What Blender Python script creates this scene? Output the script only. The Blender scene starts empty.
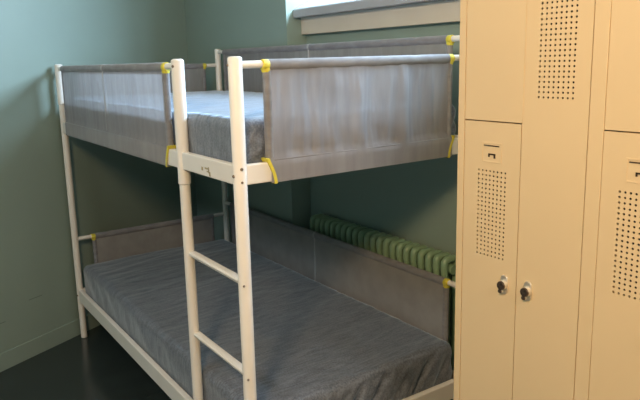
import bpy, bmesh, math, random
from mathutils import Vector, Matrix, noise
random.seed(4)
sc = bpy.context.scene
COL = sc.collection

# ------------------------------------------------------------------ camera
cd = bpy.data.cameras.new('camera'); cam = bpy.data.objects.new('camera', cd); COL.objects.link(cam)
F_PX, YAW, PIT, ROL = 644.91, .5789, -.1858, -.0296
fw = Vector((-math.cos(YAW)*math.cos(PIT), math.sin(YAW)*math.cos(PIT), math.sin(PIT)))
rt = fw.cross(Vector((0, 0, 1))).normalized(); up = rt.cross(fw)
r2 = rt*math.cos(ROL)+up*math.sin(ROL); u2 = -rt*math.sin(ROL)+up*math.cos(ROL)
m = Matrix((r2, u2, -fw)).transposed().to_4x4(); m.translation = Vector((1.6985, -.9064, 1.6069))
cam.matrix_world = m
cd.sensor_fit = 'HORIZONTAL'; cd.sensor_width = 36; cd.lens = F_PX*36/640
cd.shift_x = (320-296.65)/640; cd.shift_y = (181.09-200)/640; cd.clip_start = .05
sc.camera = cam

# ------------------------------------------------------------------ sky, lamps, exposure
w = bpy.data.worlds.new('sky'); sc.world = w; w.use_nodes = True
bg = w.node_tree.nodes['Background']; bg.inputs[1].default_value = 60.0
_wn = w.node_tree.nodes; _wl = w.node_tree.links        # overcast sky, brighter towards the zenith, dim ground
_tc = _wn.new('ShaderNodeTexCoord'); _sx = _wn.new('ShaderNodeSeparateXYZ'); _wl.new(_tc.outputs['Generated'], _sx.inputs[0])
_rp = _wn.new('ShaderNodeValToRGB'); _mr = _wn.new('ShaderNodeMapRange'); _mr.inputs[1].default_value = -1
_wl.new(_sx.outputs[2], _mr.inputs[0]); _wl.new(_mr.outputs[0], _rp.inputs[0]); _wl.new(_rp.outputs[0], bg.inputs[0])
_e = _rp.color_ramp.elements; _e[0].position = .49; _e[0].color = (.08, .09, .08, 1); _e[1].position = .51; _e[1].color = (.22, .29, .36, 1)
_k = _e.new(1.0); _k.color = (.55, .76, 1, 1)

def area(name, loc, target, sx, sy, power, color, portal=False):
    l = bpy.data.lights.new(name, 'AREA'); l.shape = 'RECTANGLE'; l.size = sx; l.size_y = sy
    l.energy = power; l.color = color
    if portal: l.cycles.is_portal = True
    o = bpy.data.objects.new(name, l); COL.objects.link(o); o.location = loc
    o.rotation_euler = (Vector(target)-Vector(loc)).to_track_quat('-Z', 'Y').to_euler()
    return o
area('window_daylight_portal', (-.35, 1.46, 2.33), (-.35, 0, 2.33), 1.9, .8, 1, (1, 1, 1), True)
area('warm_room_lamp', (1.55, -1.45, 2.5), (1.1, .6, 1.0), .4, .4, 44, (1, .67, .36))
area('cool_fill_light', (-.3, -2.4, 2.9), (-.6, 0, .4), 1.0, .4, 27, (.82, .93, 1))  # unseen cool fill, added to lift and neutralise the left side of the room
area('ceiling_tube_lamp', (3.0, .0, 2.85), (.5, .2, .9), 1.2, .3, 30, (1, .86, .74))
sc.view_settings.view_transform = 'Standard'; sc.view_settings.look = 'None'
sc.view_settings.gamma = 1; sc.view_settings.use_curve_mapping = False
sc.view_settings.exposure = 0.12
sc.cycles.max_bounces = 8; sc.cycles.transparent_max_bounces = 12; sc.cycles.use_denoising = True

# ------------------------------------------------------------------ materials
def mat(name, color, rough=.5, metal=0, spec=.5, var=0, vscale=6, bump=0, bscale=60, stretch=(1, 1, 1), alt=None, coat=0):
    M = bpy.data.materials.new(name); M.use_nodes = True
    n = M.node_tree.nodes; l = M.node_tree.links; b = n['Principled BSDF']
    b.inputs['Base Color'].default_value = (*color, 1); b.inputs['Roughness'].default_value = rough
    b.inputs['Metallic'].default_value = metal; b.inputs['Specular IOR Level'].default_value = spec
    b.inputs['Coat Weight'].default_value = coat
    tc = n.new('ShaderNodeTexCoord'); mp = n.new('ShaderNodeMapping'); l.new(tc.outputs['Object'], mp.inputs[0])
    mp.inputs['Scale'].default_value = stretch
    if var:
        t = n.new('ShaderNodeTexNoise'); t.inputs['Scale'].default_value = vscale; t.inputs['Detail'].default_value = 5
        l.new(mp.outputs[0], t.inputs[0])
        mx = n.new('ShaderNodeMix'); mx.data_type = 'RGBA'
        mr = n.new('ShaderNodeMapRange'); mr.inputs[1].default_value = .3; mr.inputs[2].default_value = .7
        l.new(t.outputs[0], mr.inputs[0]); l.new(mr.outputs[0], mx.inputs[0])
        a = alt or tuple(c*(1-var) for c in color)
        mx.inputs[6].default_value = (*color, 1); mx.inputs[7].default_value = (*a, 1)
        l.new(mx.outputs[2], b.inputs['Base Color'])
    if bump:
        t2 = n.new('ShaderNodeTexNoise'); t2.inputs['Scale'].default_value = bscale; t2.inputs['Detail'].default_value = 4
        l.new(mp.outputs[0], t2.inputs[0]); bp = n.new('ShaderNodeBump'); bp.inputs['Strength'].default_value = bump
        bp.inputs['Distance'].default_value = .004
        l.new(t2.outputs[0], bp.inputs['Height']); l.new(bp.outputs[0], b.inputs['Normal'])
    return M
M_WALL = mat('green_wall_paint', (.29, .39, .352), .5, var=.07, vscale=1.7, bump=.15, bscale=9)
M_CEIL = mat('ceiling_paint', (.72, .72, .68), .8, var=.04)
M_FLOOR = mat('dark_vinyl_floor', (.032, .045, .045), .2, spec=.5, var=.25, vscale=3, bump=.04, bscale=5)
M_METAL = mat('white_bed_enamel', (.86, .83, .78), .38, spec=.5, var=.05, vscale=9, bump=.03, bscale=40)
M_BOLT = mat('bolt_steel', (.24, .19, .15), .4, .5)
M_SCUFF = mat('scuff', (.52, .44, .27), .7, var=.3, vscale=90)
M_YEL = mat('yellow_edge_band', (.76, .66, .07), .6, var=.15, vscale=60)
M_LOCK = mat('beige_locker_enamel', (.79, .615, .375), .42, spec=.35, var=.04, vscale=2.2, bump=.04, bscale=14)
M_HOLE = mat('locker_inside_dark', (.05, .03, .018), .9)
M_CHROME = mat('worn_chrome', (.80, .74, .64), .35, .75)
M_CYL = mat('dark_lock_cylinder', (.17, .125, .10), .4, .7, var=.6, vscale=160)
M_SILL = mat('pale_sill_paint', (.42, .43, .45), .45, var=.05, vscale=4)
M_APRON = mat('beige_sill_apron', (.68, .62, .52), .6, var=.06, vscale=5, bump=.06, bscale=30)
M_FRAME = mat('window_frame_paint', (.8, .8, .78), .4)
M_RAD = mat('green_radiator_enamel', (.27, .42, .27), .3, spec=.6, var=.12, vscale=12)
M_SEAM = mat('pale_guard_seam', (.42, .42, .43), .6)

def fabric(name, color, trans=.2, stretch=(1, 1, 1), streak=.18):
    M = bpy.data.materials.new(name); M.use_nodes = True
    n = M.node_tree.nodes; l = M.node_tree.links; out = n['Material Output']; b = n['Principled BSDF']
    b.inputs['Roughness'].default_value = .75; b.inputs['Sheen Weight'].default_value = .25
    tc = n.new('ShaderNodeTexCoord'); mp = n.new('ShaderNodeMapping'); l.new(tc.outputs['Object'], mp.inputs[0])
    mp.inputs['Scale'].default_value = stretch
    t = n.new('ShaderNodeTexNoise'); t.inputs['Scale'].default_value = 16; t.inputs['Detail'].default_value = 6
    l.new(mp.outputs[0], t.inputs[0])
    mr = n.new('ShaderNodeMapRange'); mr.inputs[1].default_value = .35; mr.inputs[2].default_value = .65
    l.new(t.outputs[0], mr.inputs[0])
    mx = n.new('ShaderNodeMix'); mx.data_type = 'RGBA'; l.new(mr.outputs[0], mx.inputs[0])
    mx.inputs[6].default_value = (*[c*(1-streak) for c in color], 1); mx.inputs[7].default_value = (*[min(1, c*(1+streak)) for c in color], 1)
    l.new(mx.outputs[2], b.inputs['Base Color'])
    tl = n.new('ShaderNodeBsdfTranslucent'); l.new(mx.outputs[2], tl.inputs[0])
    tr = n.new('ShaderNodeBsdfTransparent')
    m1 = n.new('ShaderNodeMixShader'); m1.inputs[0].default_value = .3; l.new(b.outputs[0], m1.inputs[1]); l.new(tl.outputs[0], m1.inputs[2])
    m2 = n.new('ShaderNodeMixShader'); m2.inputs[0].default_value = trans; l.new(m1.outputs[0], m2.inputs[1]); l.new(tr.outputs[0], m2.inputs[2])
    l.new(m2.outputs[0], out.inputs['Surface'])
    return M
M_MESH = fabric('grey_guard_mesh', (.36, .35, .36), .20, (1.5, 1.5, .22), .10)
M_MESH_END = fabric('grey_guard_mesh_end', (.33, .325, .345), .05, (1.5, 1.5, .22), .10)
M_MESH_LOW = fabric('grey_guard_cloth', (.38, .37, .37), .03, (1, 1, 1), .06)
M_SLEEVE = fabric('grey_guard_sleeve', (.31, .31, .33), 0, (1, 1, 2.5), .12)

def cover(name, c1, c2):
    M = bpy.data.materials.new(name); M.use_nodes = True
    n = M.node_tree.nodes; l = M.node_tree.links; b = n['Principled BSDF']
    b.inputs['Roughness'].default_value = .5; b.inputs['Sheen Weight'].default_value = 1.0; b.inputs['Sheen Roughness'].default_value = .35; b.inputs['Sheen Tint'].default_value = (.68, .83, 1, 1)
    b.inputs['Specular Tint'].default_value = (.6, .8, 1, 1)
    tc = n.new('ShaderNodeTexCoord')
    def nz(scale, stretch, det=4):
        mp = n.new('ShaderNodeMapping'); l.new(tc.outputs['Object'], mp.inputs[0]); mp.inputs['Scale'].default_value = stretch
        t = n.new('ShaderNodeTexNoise'); t.inputs['Scale'].default_value = scale; t.inputs['Detail'].default_value = det
        l.new(mp.outputs[0], t.inputs[0]); return t.outputs[0]
    a = nz(30, (3.2, .45, .8)); c = nz(150, (1, 1, 1), 2)
    ad = n.new('ShaderNodeMath'); ad.operation = 'ADD'; l.new(a, ad.inputs[0]); l.new(c, ad.inputs[1])
    mr = n.new('ShaderNodeMapRange'); mr.inputs[1].default_value = .75; mr.inputs[2].default_value = 1.25
    l.new(ad.outputs[0], mr.inputs[0])
    mx = n.new('ShaderNodeMix'); mx.data_type = 'RGBA'; l.new(mr.outputs[0], mx.inputs[0])
    mx.inputs[6].default_value = (*c1, 1); mx.inputs[7].default_value = (*c2, 1)
    l.new(mx.outputs[2], b.inputs['Base Color'])
    bp = n.new('ShaderNodeBump'); bp.inputs['Strength'].default_value = .3; bp.inputs['Distance'].default_value = .004
    l.new(a, bp.inputs['Height']); l.new(bp.outputs[0], b.inputs['Normal'])
    return M
M_COVER = cover('blue_grey_mattress_cover', (.095, .107, .132), (.215, .236, .28))
M_GLASS = bpy.data.materials.new('window_glass'); M_GLASS.use_nodes = True
_n = M_GLASS.node_tree.nodes; _l = M_GLASS.node_tree.links
_g = _n.new('ShaderNodeBsdfGlossy'); _g.inputs['Roughness'].default_value = .02; _t = _n.new('ShaderNodeBsdfTransparent')
_m = _n.new('ShaderNodeMixShader'); _m.inputs[0].default_value = .06
_l.new(_t.outputs[0], _m.inputs[1]); _l.new(_g.outputs[0], _m.inputs[2]); _l.new(_m.outputs[0], _n['Material Output'].inputs['Surface'])

# ------------------------------------------------------------------ mesh helpers
def obj(name, bm, material, parent=None, smooth=False, bevel=0, loc=None):
    me = bpy.data.meshes.new(name); bmesh.ops.recalc_face_normals(bm, faces=bm.faces[:]) if smooth != 'keep' else None
    bm.to_mesh(me); bm.free()
    o = bpy.data.objects.new(name, me); COL.objects.link(o)
    if material: me.materials.append(material)
    if smooth:
        for p in me.polygons: p.use_smooth = True
        if smooth == 'auto':
            me.set_sharp_from_angle(angle=math.radians(35))
    if bevel:
        b = o.modifiers.new('bevel', 'BEVEL'); b.width = bevel; b.segments = 2; b.limit_method = 'ANGLE'
    if parent: o.parent = parent
    if loc: o.location = loc
    return o
def box(bm, x0, x1, y0, y1, z0, z1):
    v = [bm.verts.new(c) for c in ((x0,y0,z0),(x1,y0,z0),(x1,y1,z0),(x0,y1,z0),(x0,y0,z1),(x1,y0,z1),(x1,y1,z1),(x0,y1,z1))]
    for f in ((0,3,2,1),(4,5,6,7),(0,1,5,4),(1,2,6,5),(2,3,7,6),(3,0,4,7)): bm.faces.new([v[i] for i in f])
def mkbox(name, d, material, parent=None, bevel=0):
    bm = bmesh.new(); box(bm, *d); return obj(name, bm, material, parent, bevel=bevel)
def lathe(bm, a, b, prof, n=20):
    """prof: (t along a->b in metres, radius)"""
    a = Vector(a); b = Vector(b); d = (b-a).normalized()
    s = Vector((1, 0, 0)) if abs(d.x) < .9 else Vector((0, 1, 0)); e1 = d.cross(s).normalized(); e2 = d.cross(e1)
    rings = []
    for t, r in prof:
        c = a+d*t
        rings.append([bm.verts.new(c+(e1*math.cos(2*math.pi*k/n)+e2*math.sin(2*math.pi*k/n))*r) for k in range(n)])
    for q in range(len(rings)-1):
        for k in range(n): bm.faces.new((rings[q][k], rings[q][(k+1) % n], rings[q+1][(k+1) % n], rings[q+1][k]))
    bm.faces.new(rings[0][::-1]); bm.faces.new(rings[-1])
def tube(bm, a, b, r, n=18, cap=.003):
    L = (Vector(b)-Vector(a)).length
    lathe(bm, a, b, [(0, r-cap), (cap, r), (L-cap, r), (L, r-cap)], n)
def sweep(bm, pts, r, n=12):
    pts = [Vector(p) for p in pts]; rings = []
    prev = None
    for i, p in enumerate(pts):
        d = ((pts[min(i+1, len(pts)-1)]-pts[max(i-1, 0)])).normalized()
        if prev is None:
            s = Vector((0, 0, 1)) if abs(d.z) < .9 else Vector((1, 0, 0)); e1 = d.cross(s).normalized()
        else: e1 = (prev-d*prev.dot(d)).normalized()
        prev = e1; e2 = d.cross(e1)
        rings.append([bm.verts.new(p+(e1*math.cos(2*math.pi*k/n)+e2*math.sin(2*math.pi*k/n))*r) for k in range(n)])
    for q in range(len(rings)-1):
        for k in range(n): bm.faces.new((rings[q][k], rings[q][(k+1) % n], rings[q+1][(k+1) % n], rings[q+1][k]))
    bm.faces.new(rings[0][::-1]); bm.faces.new(rings[-1])
def thing(name, label, cat, loc=(0, 0, 0), group=None):
    o = bpy.data.objects.new(name, None); COL.objects.link(o); o.location = loc; o.empty_display_size = .1
    o['label'] = label; o['category'] = cat
    if group: o['group'] = group
    return o
def struct(o): o['kind'] = 'structure'; return o

# ------------------------------------------------------------------ room shell
YW = 1.04; YN = 1.17; XN = -1.335; XE = 3.6; YB = -3.4; ZC = 2.95
WX = lambda y: -2.145-.49*y                       # the left wall runs at a skew to the bed
XC = WX(YW)
bm = bmesh.new(); box(bm, -4.2, XE+.1, YB-.1, 1.5, -.1, 0); struct(obj('floor', bm, M_FLOOR))
bm = bmesh.new(); box(bm, -4.2, XE+.1, YB-.1, 1.5, ZC, ZC+.1); struct(obj('ceiling', bm, M_CEIL))
def prism(bm, quad, z0, z1):
    lo = [bm.verts.new((x, y, z0)) for x, y in quad]; hi = [bm.verts.new((x, y, z1)) for x, y in quad]
    bm.faces.new(lo[::-1]); bm.faces.new(hi)
    for i in range(len(quad)): bm.faces.new((lo[i], lo[(i+1) % len(quad)], hi[(i+1) % len(quad)], hi[i]))
bm = bmesh.new(); prism(bm, [(WX(YB-.1), YB-.1), (WX(YW), YW), (WX(YW)-.12, YW), (WX(YB-.1)-.12, YB-.1)], 0, ZC)
struct(obj('wall_left', bm, M_WALL))
bm = bmesh.new()                                   # window wall: pier, niche back below the window, lintel, right pier
NR = .62; OZ0, OZ1 = 1.94, 2.72
prism(bm, [(XC-.12, YW), (XN, YW), (XN, 1.5), (XC-.12, 1.5)], 0, ZC)
prism(bm, [(NR, YW), (XE+.1, YW), (XE+.1, 1.5), (NR, 1.5)], 0, ZC)
prism(bm, [(XN, YN), (NR, YN), (NR, 1.5), (XN, 1.5)], 0, 1.79)
prism(bm, [(XN, YW), (NR, YW), (NR, 1.5), (XN, 1.5)], OZ1, ZC)
struct(obj('wall_back', bm, M_WALL))
struct(mkbox('wall_right', (XE, XE+.1, YB, 1.04, 0, ZC), M_WALL))
struct(mkbox('wall_front', (-.9, XE, YB-.1, YB, 0, ZC), M_WALL))
bm = bmesh.new()
prism(bm, [(WX(YB)+.006, YB), (WX(YW-.0)+.006, YW), (WX(YW), YW), (WX(YB), YB)], 0, .10)
struct(obj('baseboard_left', bm, M_WALL, bevel=.002))
bm = bmesh.new()
for y0_, y1_, z_ in ((-.72, -.50, .27), (-.60, -.44, .262), (-.30, -.22, .33)):
    prism(bm, [(WX(y0_)+.0008, y0_), (WX(y1_)+.0008, y1_), (WX(y1_)-.001, y1_), (WX(y0_)-.001, y0_)], z_, z_+.004)
sc_ = obj('scuff', bm, mat('wall_scuff', (.17, .24, .21), .6), bpy.data.objects['wall_left'])
# sloping window board with its beige apron
bm = bmesh.new()
NY = 1.085; ZS = 1.833; ZT = 1.878
sec = [(NY, ZS), (NY-.002, ZT-.006), (NY+.004, ZT), (1.34, ZT+.115), (1.44, ZT+.115), (1.44, ZS), (1.16, ZS)]
a = [bm.verts.new((XN+.001, y, z)) for y, z in sec]; b = [bm.verts.new((NR-.001, y, z)) for y, z in sec]
bm.faces.new(a); bm.faces.new(b[::-1])
for i in range(len(sec)): bm.faces.new((a[i], a[(i+1) % len(sec)], b[(i+1) % len(sec)], b[i]))
sill = struct(obj('trim_1', bm, M_SILL, bevel=.002))
struct(mkbox('trim_2', (XN+.001, NR-.001, 1.135, YN, 1.742, ZS), M_APRON, bevel=.002))
# window in the niche
win = bpy.data.objects.new('window_1', None); COL.objects.link(win); win.location = (0, 1.38, ZT+.115); struct(win)
wz0, wz1 = 0, OZ1-(ZT+.115)
for nm, d in (('frame_rail', (XN, NR, 0, .05, wz0, .05)), ('frame_rail', (XN, NR, 0, .05, wz1-.05, wz1)),
              ('frame_stile', (XN, XN+.05, 0, .05, .05, wz1-.05)), ('frame_stile', (NR-.05, NR, 0, .05, .05, wz1-.05)),
              ('mullion', (-.385, -.335, 0, .05, .05, wz1-.05))):
    mkbox(nm, d, M_FRAME, win, .004)
mkbox('pane', (XN+.05, -.385, .022, .027, .05, wz1-.05), M_GLASS, win)
mkbox('pane', (-.335, NR-.05, .022, .027, .05, wz1-.05), M_GLASS, win)

# ------------------------------------------------------------------ radiator under the window
rad = thing('radiator', 'green painted column radiator under the window behind the lower bunk', 'radiator', (-1.165, 1.10, 0))
pitch = .047; nsec = 22; RT = .762
def section_bm():
    bm = bmesh.new()
    # two columns joined by a rounded hood, a hub top and bottom
    for y in (-.034, .034):
        pts = [(0, y, .13), (0, y, RT-.035)]
        lathe(bm, pts[0], pts[1], [(0, .013), (.02, .0155), (RT-.185, .0155), (RT-.165, .014)], 12)
    arc = [(0, -.036, RT-.075)]
    for k in range(9):
        t = math.pi*k/8; cc = math.cos(t); arc.append((0, -math.copysign(abs(cc)**.55, cc)*.036, RT-.038+abs(math.sin(t))**.55*.020))
    arc.append((0, .036, RT-.075)); sweep(bm, arc, .0165, 12)
    arc = [(0, -.034, .19)]+[(0, -math.cos(math.pi*k/6)*.034, .15-math.sin(math.pi*k/6)*.02) for k in range(7)]+[(0, .034, .19)]
    sweep(bm, arc, .0185, 10)
    for z in (RT-.062, .16): lathe(bm, (-pitch/2, 0, z), (pitch/2, 0, z), [(0, .022), (pitch, .022)], 12)
    return bm
s0 = obj('section', section_bm(), M_RAD, rad, smooth='auto')
for k in range(nsec):
    s = s0 if k == 0 else s0.copy()
    if k: COL.objects.link(s); s.parent = rad
    s.location = (k*pitch, 0, 0)
for x in (1*pitch, 20*pitch):
    bm = bmesh.new(); box(bm, x-.02, x+.02, -.045, .045, 0, .115); obj('foot', bm, M_RAD, rad, bevel=.006)
bm = bmesh.new(); sweep(bm, [(nsec*pitch-.03, 0, .16), (nsec*pitch+.03, 0, .16), (nsec*pitch+.045, 0, .14), (nsec*pitch+.045, 0, 0)], .011)
obj('pipe', bm, M_RAD, rad, smooth=True)

# ------------------------------------------------------------------ bunk bed
L, W = 2.08, .99
bed = thing('bunk_bed', 'white metal bunk bed with grey fabric guards and ladder', 'bunk bed')
PR = .0195
def post(x, y, h, joint=None, r=PR, name='post'):
    bm = bmesh.new()
    prof = [(0, r-.004), (.004, r-.001), (.02, r-.001)]
    if joint: prof += [(joint-.004, r-.001), (joint, r+.0022)]
    prof += [(h-.006, r+(.0022 if joint else 0)), (h-.002, r-.002), (h, r-.008)]
    lathe(bm, (x, y, 0), (x, y, h), prof, 24)
    return obj(name, bm, M_METAL, bed, smooth='auto')
pL = post(-L, 0, 1.622, 1.40); pF = post(-L, W, 1.69); pC = post(0, 0, 1.622, r=.0215); pR = post(0, W, 1.69, r=.0215)
pP = post(-.42, 0, 1.622, 1.185, name='ladder_post', r=.0205)
def bolt(parent, x, y, z, d, r=.0055):
    bm = bmesh.new(); d = Vector(d).normalized(); a = Vector((x, y, z))-d*.002
    lathe(bm, a, a+d*.006, [(0, r), (.003, r), (.006, r*.6)], 10)
    return obj('bolt', bm, M_BOLT, parent, smooth='auto')
q = .0215
bolt(pP, -.42+.35*q, -.94*q, 1.597, (.35, -.94, 0))
dC = Vector((.60, -.8, 0))
for z, d in ((1.290, (.97, -.2, 0)), (1.250, (.97, -.2, 0)), (1.268, (.0, -1, 0)), (1.597, (-.2, -1, 0)), (.925, (.8, -.6, 0)), (.613, (.8, -.6, 0)), (.27, (.8, -.6, 0))):
    d = Vector(d).normalized(); bolt(pC, d.x*q, d.y*q, z, d, .0052 if z in (1.290, 1.268) else .0038)
for z in (1.283, 1.236): bolt(pR, .93*q, W-.36*q, z, (.93, -.36, 0))
for z in (.27,): bolt(pL, -L+.35*q*.9, -.9*q*.94, z, (.35, -.94, 0), .005)
# rails: rectangular tube
UB0, UB1 = 1.238, 1.300; LB0, LB1 = .232, .306
def rail_x(z0, z1, y, name='side_rail'): return mkbox(name, (-L+.012, -.012, y-.0125, y+.0125, z0, z1), M_METAL, bed, .004)
def rail_y(z0, z1, x, name='end_rail'): return mkbox(name, (x-.0125, x+.0125, .012, W-.012, z0, z1), M_METAL, bed, .004)
r_up = rail_x(UB0, UB1, 0); rail_x(UB0, UB1, W); rail_x(LB0, LB1, 0); rail_x(LB0, LB1, W)
rail_y(UB0, UB1, 0); rail_y(UB0, UB1, -L); rail_y(LB0, LB1, 0); rail_y(LB0, LB1, -L)
# scuffs on the rail between the ladder posts
bm = bmesh.new()
for x, z, sx, sz in ((-.238, 1.262, .006, .006), (-.205, 1.266, .014, .003), (-.190, 1.262, .004, .010), (-.196, 1.257, .009, .0025), (-.183, 1.250, .005, .007)):
    box(bm, x-sx, x+sx, -.0130, -.0124, z-sz, z+sz)
obj('scuff', bm, M_SCUFF, r_up)['label'] = 'small tan scuff marks on the rail'
# ladder rungs
for z in (.925, .613):
    bm = bmesh.new(); x0, x1 = -.405, -.014
    prof = [(-.020, .004), (-.014, .011), (.0, .012), (.016, .012), (.022, .006), (.018, -.008), (.0, -.014), (-.012, -.010)]
    a = [bm.verts.new((x0, y*.72+.004, z+dz*.85)) for y, dz in prof]; b = [bm.verts.new((x1, y*.72+.004, z+dz*.85)) for y, dz in prof]
    bm.faces.new(a); bm.faces.new(b[::-1])
    for i in range(len(prof)): bm.faces.new((a[i], a[(i+1) % 8], b[(i+1) % 8], b[i]))
    obj('ladder_rung', bm, M_METAL, bed, bevel=.002)
# bases with cross bars
for z in (UB0+.012, LB0+.012):
    for k in range(9):
        x = -L+.15+k*(L-.3)/8
        mkbox('base_slat', (x-.03, x+.03, .012, W-.012, z, z+.014), M_METAL, bed, .003)

# fabric guards. axis 'x' runs along x at y=c; axis 'y' runs along y at x=c
def guard(axis, c, p0, p1, zt, zb, s0, s1, railtop=None, wr=.004, seam=None, seed=0, low=False, ends=(True, True), nrm=-1):
    """p0..p1 post to post, s0..s1 the cloth; zt tube axis; zb bottom of cloth; nrm the outward side"""
    def P(s, n, z): return (s, c+n, z) if axis == 'x' else (c+n, s, z)
    bm = bmesh.new(); tube(bm, P(p0, 0, zt), P(p1, 0, zt), .0115, 14)
    obj('guard_tube', bm, M_METAL, bed, smooth='auto')
    for s in (s0+.012, s1-.012):
        bm = bmesh.new(); tube(bm, P(s, 0, zb+.004 if railtop is None else railtop-.02), P(s, 0, zt), .009, 12)
        obj('guard_upright', bm, M_METAL, bed, smooth='auto')
    # cloth sheet
    bm = bmesh.new(); nu = max(40, int((s1-s0)*160)); nv = 22; rows = []
    off = nrm*.011
    for j in range(nv+1):
        v = j/nv; z = zb+(zt-zb)*v; row = []
        for i in range(nu+1):
            u = i/nu; s = s0+.006+(s1-s0-.012)*u
            e = min(1, 12*min(u, 1-u))*min(1, 5*(1-v), 5*v+.15)
            if railtop is not None and z < railtop: e *= .35
            d = wr*e*(noise.noise(Vector((s*22+seed*7, v*.9, seed)))*1.3+.5*noise.noise(Vector((s*55, v*2.2, seed+3)))+.8*noise.noise(Vector((s*9+v*3, v*2, seed+9))))
            o_ = nrm*(.0172 if (railtop is not None and z < railtop+.016) else .009)
            if railtop is not None and z < railtop+.016: d = 0
            row.append(bm.verts.new(P(s, o_+d*(-nrm), z)))
        rows.append(row)
    for j in range(nv):
        for i in range(nu): bm.faces.new((rows[j][i], rows[j][i+1], rows[j+1][i+1], rows[j+1][i]))
    g = obj('fabric_guard', bm, M_MESH_LOW if low else (M_MESH_END if (axis == 'y' and c == 0) else M_MESH), bed, smooth=True)
    # sleeve round the tube, hem round the uprights
    bm = bmesh.new(); n = 60; k = 14; rings = []
    for i in range(n+1):
        s = s0+(s1-s0)*i/n
        rr = .0150+.0012*noise.noise(Vector((s*30, seed, 1)))
        rings.append([bm.verts.new(P(s, math.cos(2*math.pi*a/k)*rr, zt-.003+math.sin(2*math.pi*a/k)*(rr+.003))) for a in range(k)])
    for i in range(n):
        for a in range(k): bm.faces.new((rings[i][a], rings[i][(a+1) % k], rings[i+1][(a+1) % k], rings[i+1][a]))
    obj('top_sleeve', bm, M_SLEEVE, g, smooth=True)
    for s in (s0+.012, s1-.012):
        bm = bmesh.new(); tube(bm, P(s, 0, (railtop or zb)+.0), P(s, 0, zt-.005), .0135, 12, .001); obj('side_sleeve', bm, M_SLEEVE, g, smooth='auto')
    if railtop is not None:      # cloth under and behind the rail
        bm = bmesh.new(); hz = zb; A = .0158
        prof = [(nrm*A, hz), (-nrm*A, hz), (-nrm*A, railtop+.003), (-nrm*.0135, railtop+.003), (-nrm*.0135, hz+.0022), (nrm*.0135, hz+.0022)]
        a = [bm.verts.new(P(s0+.006, y, z)) for y, z in prof]; b = [bm.verts.new(P(s1-.006, y, z)) for y, z in prof]
        bm.faces.new(a); bm.faces.new(b[::-1])
        for i in range(6): bm.faces.new((a[i], a[(i+1) % 6], b[(i+1) % 6], b[i]))
        obj('bottom_sleeve', bm, M_SLEEVE, g)
        # stitched line where the rail pocket starts
        bm = bmesh.new(); tube(bm, P(s0+.02, nrm*.0145, railtop+.005), P(s1-.02, nrm*.0135, railtop+.005), .0022, 8, .0005)
        obj('seam', bm, M_SLEEVE, g, smooth=True)
    for e, s, sg in ((ends[0], s0, 1), (ends[1], s1, -1)):
        if not e: continue
        bm = bmesh.new()       # yellow corner band on the top tube, turning down the upright
        lathe(bm, P(s-sg*.006, 0, zt-.002), P(s+sg*.018, 0, zt-.002), [(0, .0145), (.003, .0168), (.020, .0170), (.024, .0150)], 16)
        lathe(bm, P(s+sg*.010, 0, zt-.024), P(s+sg*.009, 0, zt), [(0, .0128), (.004, .0143), (.024, .0150)], 16)
        obj('edge_band', bm, M_YEL, g, smooth='auto')['label'] = 'yellow corner band'
        if railtop is not None:
            bm = bmesh.new(); n = 10
            pr = []
            for t in range(n+1):
                v = t/n; zz = railtop+.012-(railtop+.016-zb)*v
                sh = sg*.026*math.sin(v*math.pi/2)**1.1
                pr.append((s-sg*.010+sh, zz))
            wdt = .011*sg; ring = []
            for (ss, zz) in pr:
                ring.append([bm.verts.new(P(ss, nrm*.0178, zz)), bm.verts.new(P(ss+wdt, nrm*.0178, zz)), bm.verts.new(P(ss+wdt, -nrm*.0178, zz)), bm.verts.new(P(ss, -nrm*.0178, zz))])
            for t in range(n):
                for a in range(4): bm.faces.new((ring[t][a], ring[t][(a+1) % 4], ring[t+1][(a+1) % 4], ring[t+1][a]))
            bm.faces.new(ring[0]); bm.faces.new(ring[-1][::-1])
            obj('edge_band', bm, M_YEL, g)['label'] = 'yellow band round the rail'
    if seam is not None:
        bm = bmesh.new(); tube(bm, P(seam, nrm*.006, zb+.01), P(seam, nrm*.006, zt), .0065, 10, .001)
        obj('seam', bm, M_SEAM, g, smooth='auto')
        bm = bmesh.new(); lathe(bm, P(seam-.007, 0, zt-.002), P(seam+.007, 0, zt-.002), [(0, .0165), (.002, .018), (.012, .018), (.014, .0165)], 16)
        obj('seam', bm, M_SEAM, g, smooth='auto')
    return g
e_ = .016
guard('y', 0, e_, W-e_, 1.597, UB0-.003, .095, .897, UB1, wr=.0095, seed=1, nrm=1)
guard('x', 0, -L+e_, -.42-e_, 1.597, UB0-.003, -L+.09, -.52, UB1, wr=.004, seam=-1.25, seed=2, nrm=-1, ends=(False, True))
guard('y', -L, e_, W-e_, 1.588, UB0-.003, .095, .895, UB1, seed=3, nrm=1, ends=(False, True))
guard('x', W, -L+e_, -e_, 1.669, UB0-.003, -L+.09, -.085, UB1, wr=.002, seam=-1.045, seed=4, nrm=-1, ends=(False, True))
guard('y', -L, e_, W-e_, .612, .33, .10, .895, None, wr=.001, seed=5, low=True, nrm=1, ends=(True, False))
guard('x', W, -L+e_, -e_, .688, .33, -L+.09, -.085, None, wr=.001, seam=-1.035, seed=6, low=True, nrm=-1, ends=(False, True))

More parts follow.
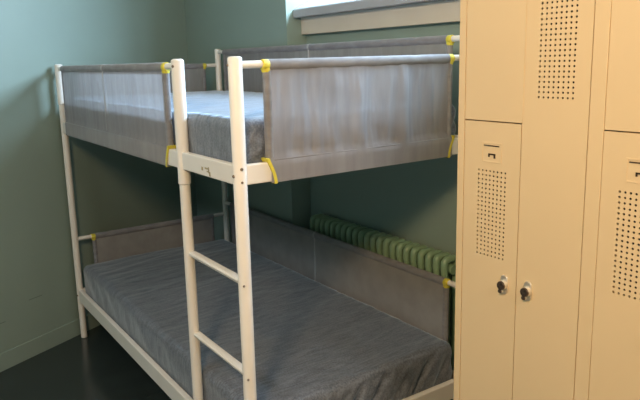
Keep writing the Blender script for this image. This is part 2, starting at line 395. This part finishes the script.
# ------------------------------------------------------------------ mattresses
def mattress(name, x0, x1, y0, y1, z0, z1, label, seed, loc):
    bm = bmesh.new(); nx, ny, nz = 200, 100, 16; R = .035
    X, Y, Z = x1-x0, y1-y0, z1-z0
    cx, cy, cz = (x0+x1)/2, (y0+y1)/2, (z0+z1)/2
    cache = {}
    def V(i, j, k):
        key = (i, j, k)
        if key in cache: return cache[key]
        p = Vector((x0+X*i/nx, y0+Y*j/ny, z0+Z*k/nz))
        # round the edges: pull onto a rounded box
        c = Vector((min(max(p.x, x0+R), x1-R), min(max(p.y, y0+R), y1-R), min(max(p.z, z0+.02), z1-R)))
        d = p-c; nrm = d.normalized() if d.length > 1e-6 else Vector((0, 0, 1))
        if d.length > 1e-6:
            rad = R if p.z > cz else R
            p = c+Vector((nrm.x*rad, nrm.y*rad, nrm.z*(R if nrm.z > 0 else .02)))
        top = max(0, nrm.z); side = 1-abs(nrm.z); h = (p.z-z0)/Z
        N = noise.noise
        dz = top*(.007*N(Vector((p.x*1.6, p.y*1.8, seed)))+.0030*N(Vector((p.x*16+p.y*3, p.y*3.2, seed+2)))+.0018*N(Vector((p.x*42+p.y*5, p.y*9, seed+5))))
        env = min(1, h*3)*min(1, (1.02-h)*3.2)
        # gathers on the sides, leaning; strongest on the end that faces the room
        sx = abs(nrm.x); sy = abs(nrm.y); endw = 1 if nrm.x > 0 else .5
        q1 = N(Vector((p.y*17-p.z*13, p.z*3, seed+7))); q2 = N(Vector((p.y*36-p.z*24, p.z*5, seed+8)))
        g = sx*endw*(.030*(.22-abs(q1))+.013*(.2-abs(q2)))
        g += sy*(.007*N(Vector((p.x*7+p.z*8, p.z*4, seed+11)))+.0018*N(Vector((p.x*22, p.z*14, seed+12))))
        p = p+Vector((nrm.x, nrm.y, 0))*g*env*side + Vector((0, 0, dz))
        v = bm.verts.new(p-Vector(loc)); cache[key] = v; return v
    def F(a, b, c, d): bm.faces.new((a, b, c, d))
    for i in range(nx):
        for j in range(ny):
            F(V(i, j, nz), V(i+1, j, nz), V(i+1, j+1, nz), V(i, j+1, nz)); 
    for i in range(0, nx):
        for k in range(nz):
            F(V(i, 0, k), V(i+1, 0, k), V(i+1, 0, k+1), V(i, 0, k+1)); F(V(i+1, ny, k), V(i, ny, k), V(i, ny, k+1), V(i+1, ny, k+1))
    for j in range(ny):
        for k in range(nz):
            F(V(0, j+1, k), V(0, j, k), V(0, j, k+1), V(0, j+1, k+1)); F(V(nx, j, k), V(nx, j+1, k), V(nx, j+1, k+1), V(nx, j, k+1))
    for i in range(nx):
        for j in range(ny): F(V(i, j+1, 0), V(i+1, j+1, 0), V(i+1, j, 0), V(i, j, 0))
    o = obj(name, bm, M_COVER, None, smooth=True, loc=loc)
    o['label'] = label; o['category'] = 'mattress'; o['group'] = 'mattresses of the bunk bed'
    return o
mattress('mattress', -L+.03, -.022, .02, .965, UB0+.027, 1.435, 'blue-grey covered mattress on the upper bunk, lit blue by the window', 1, (-1, .5, UB0+.027))
mattress('mattress', -L+.012, -.015, .022, .962, LB0+.027, .458, 'grey covered mattress on the lower bunk, with a gathered end', 5, (-1, .5, LB0+.027))

# ------------------------------------------------------------------ lockers
YF = .50; X0 = .405; LH = 1.80; LD = .50
lk = thing('locker', 'beige metal locker with interlocking doors, vent holes and cam locks', 'locker', (X0, YF, 0))
# local coords: x from 0, y from 0 (front) backwards
def inr(x0, x1, y0, y1, z0, z1, nm, m_=None, par=None, bv=.0015): return mkbox(nm, (x0-X0, x1-X0, y0, y1, z0, z1), m_ or M_LOCK, par or lk, bv)
XR = X0+.025+.419*2+.0
bm = bmesh.new()
def bb(x0, x1, y0, y1, z0, z1): box(bm, x0-X0, x1-X0, y0, y1, z0, z1)
bb(X0, X0+.0015, .002, LD, 0, LH); bb(XR-.0015, XR, .002, LD, 0, LH); bb(X0+.0015, XR-.0015, LD-.0015, LD, 0, LH)
bb(X0+.0015, XR-.0015, .002, LD-.002, LH-.0015, LH); bb(X0+.0015, XR-.0015, .002, LD-.002, .06, .0615)
xm = X0+.025+.380
bb(xm+.012, xm+.0135, .03, LD-.002, .062, LH-.002)
for u in (0, 1):
    for z in (1.427,): bb(X0+.03+.419*u, X0+.40+.419*u, .03, LD-.01, z, z+.0015)
obj('body', bm, M_LOCK, lk)
for (a, b_) in ((X0, X0+.0235), (xm+.0005, xm+.0385), (XR-.0385, XR)): inr(a, b_, -.0005, .03, 0, LH, 'frame_stile')
inr(X0+.0235, XR-.0235, .001, .03, LH-.035, LH, 'frame_rail'); inr(X0+.0235, XR-.0235, .001, .03, 0, .07, 'plinth')
ZS0 = 1.4265; GAP = .0012
def vent(par, x0, z0, nx, nz, px, pz):
    """a perforated plate filling a rectangle; each hole a real opening"""
    bm = bmesh.new(); r = .0031; n = 8
    for i in range(nx):
        for j in range(nz):
            cx = (i+.5)*px; cz = (j+.5)*pz
            sq = []; ci = []; inn = []
            for k in range(n):
                a = 2*math.pi*k/n+math.pi/8; c, s = math.cos(a), math.sin(a); t = 1/max(abs(c), abs(s))
                sq.append(bm.verts.new((cx+c*t*px/2, 0, cz+s*t*pz/2)))
                ci.append(bm.verts.new((cx+c*r, 0, cz+s*r))); inn.append(bm.verts.new((cx+c*r*.95, .0016, cz+s*r*.95)))
            # square corners
            co = [bm.verts.new((cx+sx*px/2, 0, cz+sz*pz/2)) for sx, sz in ((1, 1), (-1, 1), (-1, -1), (1, -1))]
            for k in range(n):
                k2 = (k+1) % n
                bm.faces.new((sq[k], sq[k2], ci[k2], ci[k])); bm.faces.new((ci[k], ci[k2], inn[k2], inn[k]))
            for q_, k in enumerate((0, 2, 4, 6)): bm.faces.new((sq[k], co[q_], sq[k+1]))
    bmesh.ops.remove_doubles(bm, verts=bm.verts[:], dist=1e-6)
    o = obj('vent_plate', bm, M_LOCK, par, loc=(x0, 0, z0)); return o
def frame_box(bm, x0, x1, z0, z1, holes, y0=0, y1=.018):
    """door slab x0..x1,z0..z1 with one rectangular hole"""
    if not holes: box(bm, x0, x1, y0, y1, z0, z1); return
    hx0, hx1, hz0, hz1 = holes
    box(bm, x0, hx0, y0, y1, z0, z1); box(bm, hx1, x1, y0, y1, z0, z1)
    box(bm, hx0, hx1, y0, y1, z0, hz0); box(bm, hx0, hx1, y0, y1, hz1, z1)
def lock(door, x, z):
    bm = bmesh.new(); n = 24; f = []; g = []
    for i in range(n):
        a = 2*math.pi*i/n; r = .0105; zz = .016 if math.sin(a) > 0 else -.016
        f.append(bm.verts.new((math.cos(a)*r, -.004, math.sin(a)*r+zz*1.0))); g.append(bm.verts.new((math.cos(a)*r*1.15, 0, math.sin(a)*r*1.15+zz)))
    bm.faces.new(f); bm.faces.new(g[::-1])
    for i in range(n): bm.faces.new((f[i], f[(i+1) % n], g[(i+1) % n], g[i]))
    a = Vector((0, 0, 0)); lathe(bm, a, (0, -.02, 0), [(0, .0135), (.010, .0135), (.013, .0125), (.018, .0115)], 24)
    # a small hasp loop below the barrel
    lathe(bm, (-.004, -.004, -.0175), (-.004, -.016, -.0175), [(0, .0065), (.009, .0065), (.012, .005)], 14)
    o = obj('lock', bm, M_CHROME, door, smooth='auto', loc=(x, 0, z)); o['label'] = 'chrome cam lock'
    # key way: dark face on the barrel and the dark tail of the hasp (kept inside the lock, a sub-part cannot go deeper)
    o.data.materials.append(M_CYL)
    for p in o.data.polygons:
        if p.center.y < -.0128 : p.material_index = 1
    return o
def label_plate(door, x, z):
    bm = bmesh.new(); w, h = .034, .028; t = .0012
    frame_box(bm, x-w, x+w, z-h, z+h, (x-w+.004, x+w-.004, z-h+.004, z+h-.004), -.0012, .0004)
    obj('label_holder', bm, M_LOCK, door, bevel=.0005)
    bm = bmesh.new(); box(bm, x-.026, x+.026, -.0014, .0004, z+.0175, z+.0205)
    for a, b_, c, d in ((-.010, .014, -.0065, -.0025), (-.010, -.0055, -.012, -.0025), (.0085, .014, -.015, -.0025)): box(bm, x+a, x+b_, -.0014, .0004, z+c, z+d)
    obj('slot', bm, M_HOLE, door)['label'] = 'dark slot and catch of the label holder'
for u in (0, 1):
    ox = .419*u; A = .025+ox
    # lower left door
    bm = bmesh.new(); dx0, dx1 = A+GAP, A+.193-GAP
    px, pz = .0129, .0127; vx, vz = A+.0485-.008*u, 1.0415
    frame_box(bm, dx0, dx1, .073, ZS0-GAP*1.5, (vx, vx+8*px, vz, vz+20*pz))
    d1 = obj('door', bm, M_LOCK, lk); d1['label'] = 'lower left door with vent holes'
    vent(d1, vx, vz, 8, 20, px, pz)
    mkbox('vent_shade_sheet', (vx-.01, vx+8*px+.01, .0175, .0185, vz-.01, vz+20*pz+.01), M_HOLE, d1)  # near-black sheet, its colour stands in for the shade inside the locker
    label_plate(d1, A+.097-.006*u, 1.341)
    lock(d1, A+.154, .978)
    # L shaped door: tall right leg and a head over the lower door
    bm = bmesh.new(); tx0, tx1 = A+.193+GAP, A+.380-GAP
    vx, vz = A+.234, 1.4905
    frame_box(bm, tx0+.006, tx1, .073, LH-.037, (vx, vx+8*px*1.045, vz, vz+20*pz))
    box(bm, tx0, tx0+.006, 0, .018, .073, ZS0+.0015)
    box(bm, tx0, tx0+.006, .0012, .018, ZS0+.0015, LH-.037)         # shallow crease between head and leg
    box(bm, dx0, tx0, 0, .018, ZS0+GAP*1.5, LH-.037)
    d2 = obj('door', bm, M_LOCK, lk); d2['label'] = 'tall L-shaped door with vent holes near the top'
    vent(d2, vx, vz, 8, 20, px*1.045, pz)
    mkbox('vent_shade_sheet', (vx-.005, vx+8*px*1.045+.01, .0175, .0185, vz-.01, vz+20*pz+.01), M_HOLE, d2)  # interior shade behind the upper holes, again as a dark-coloured sheet
    lock(d2, A+.231, .981)
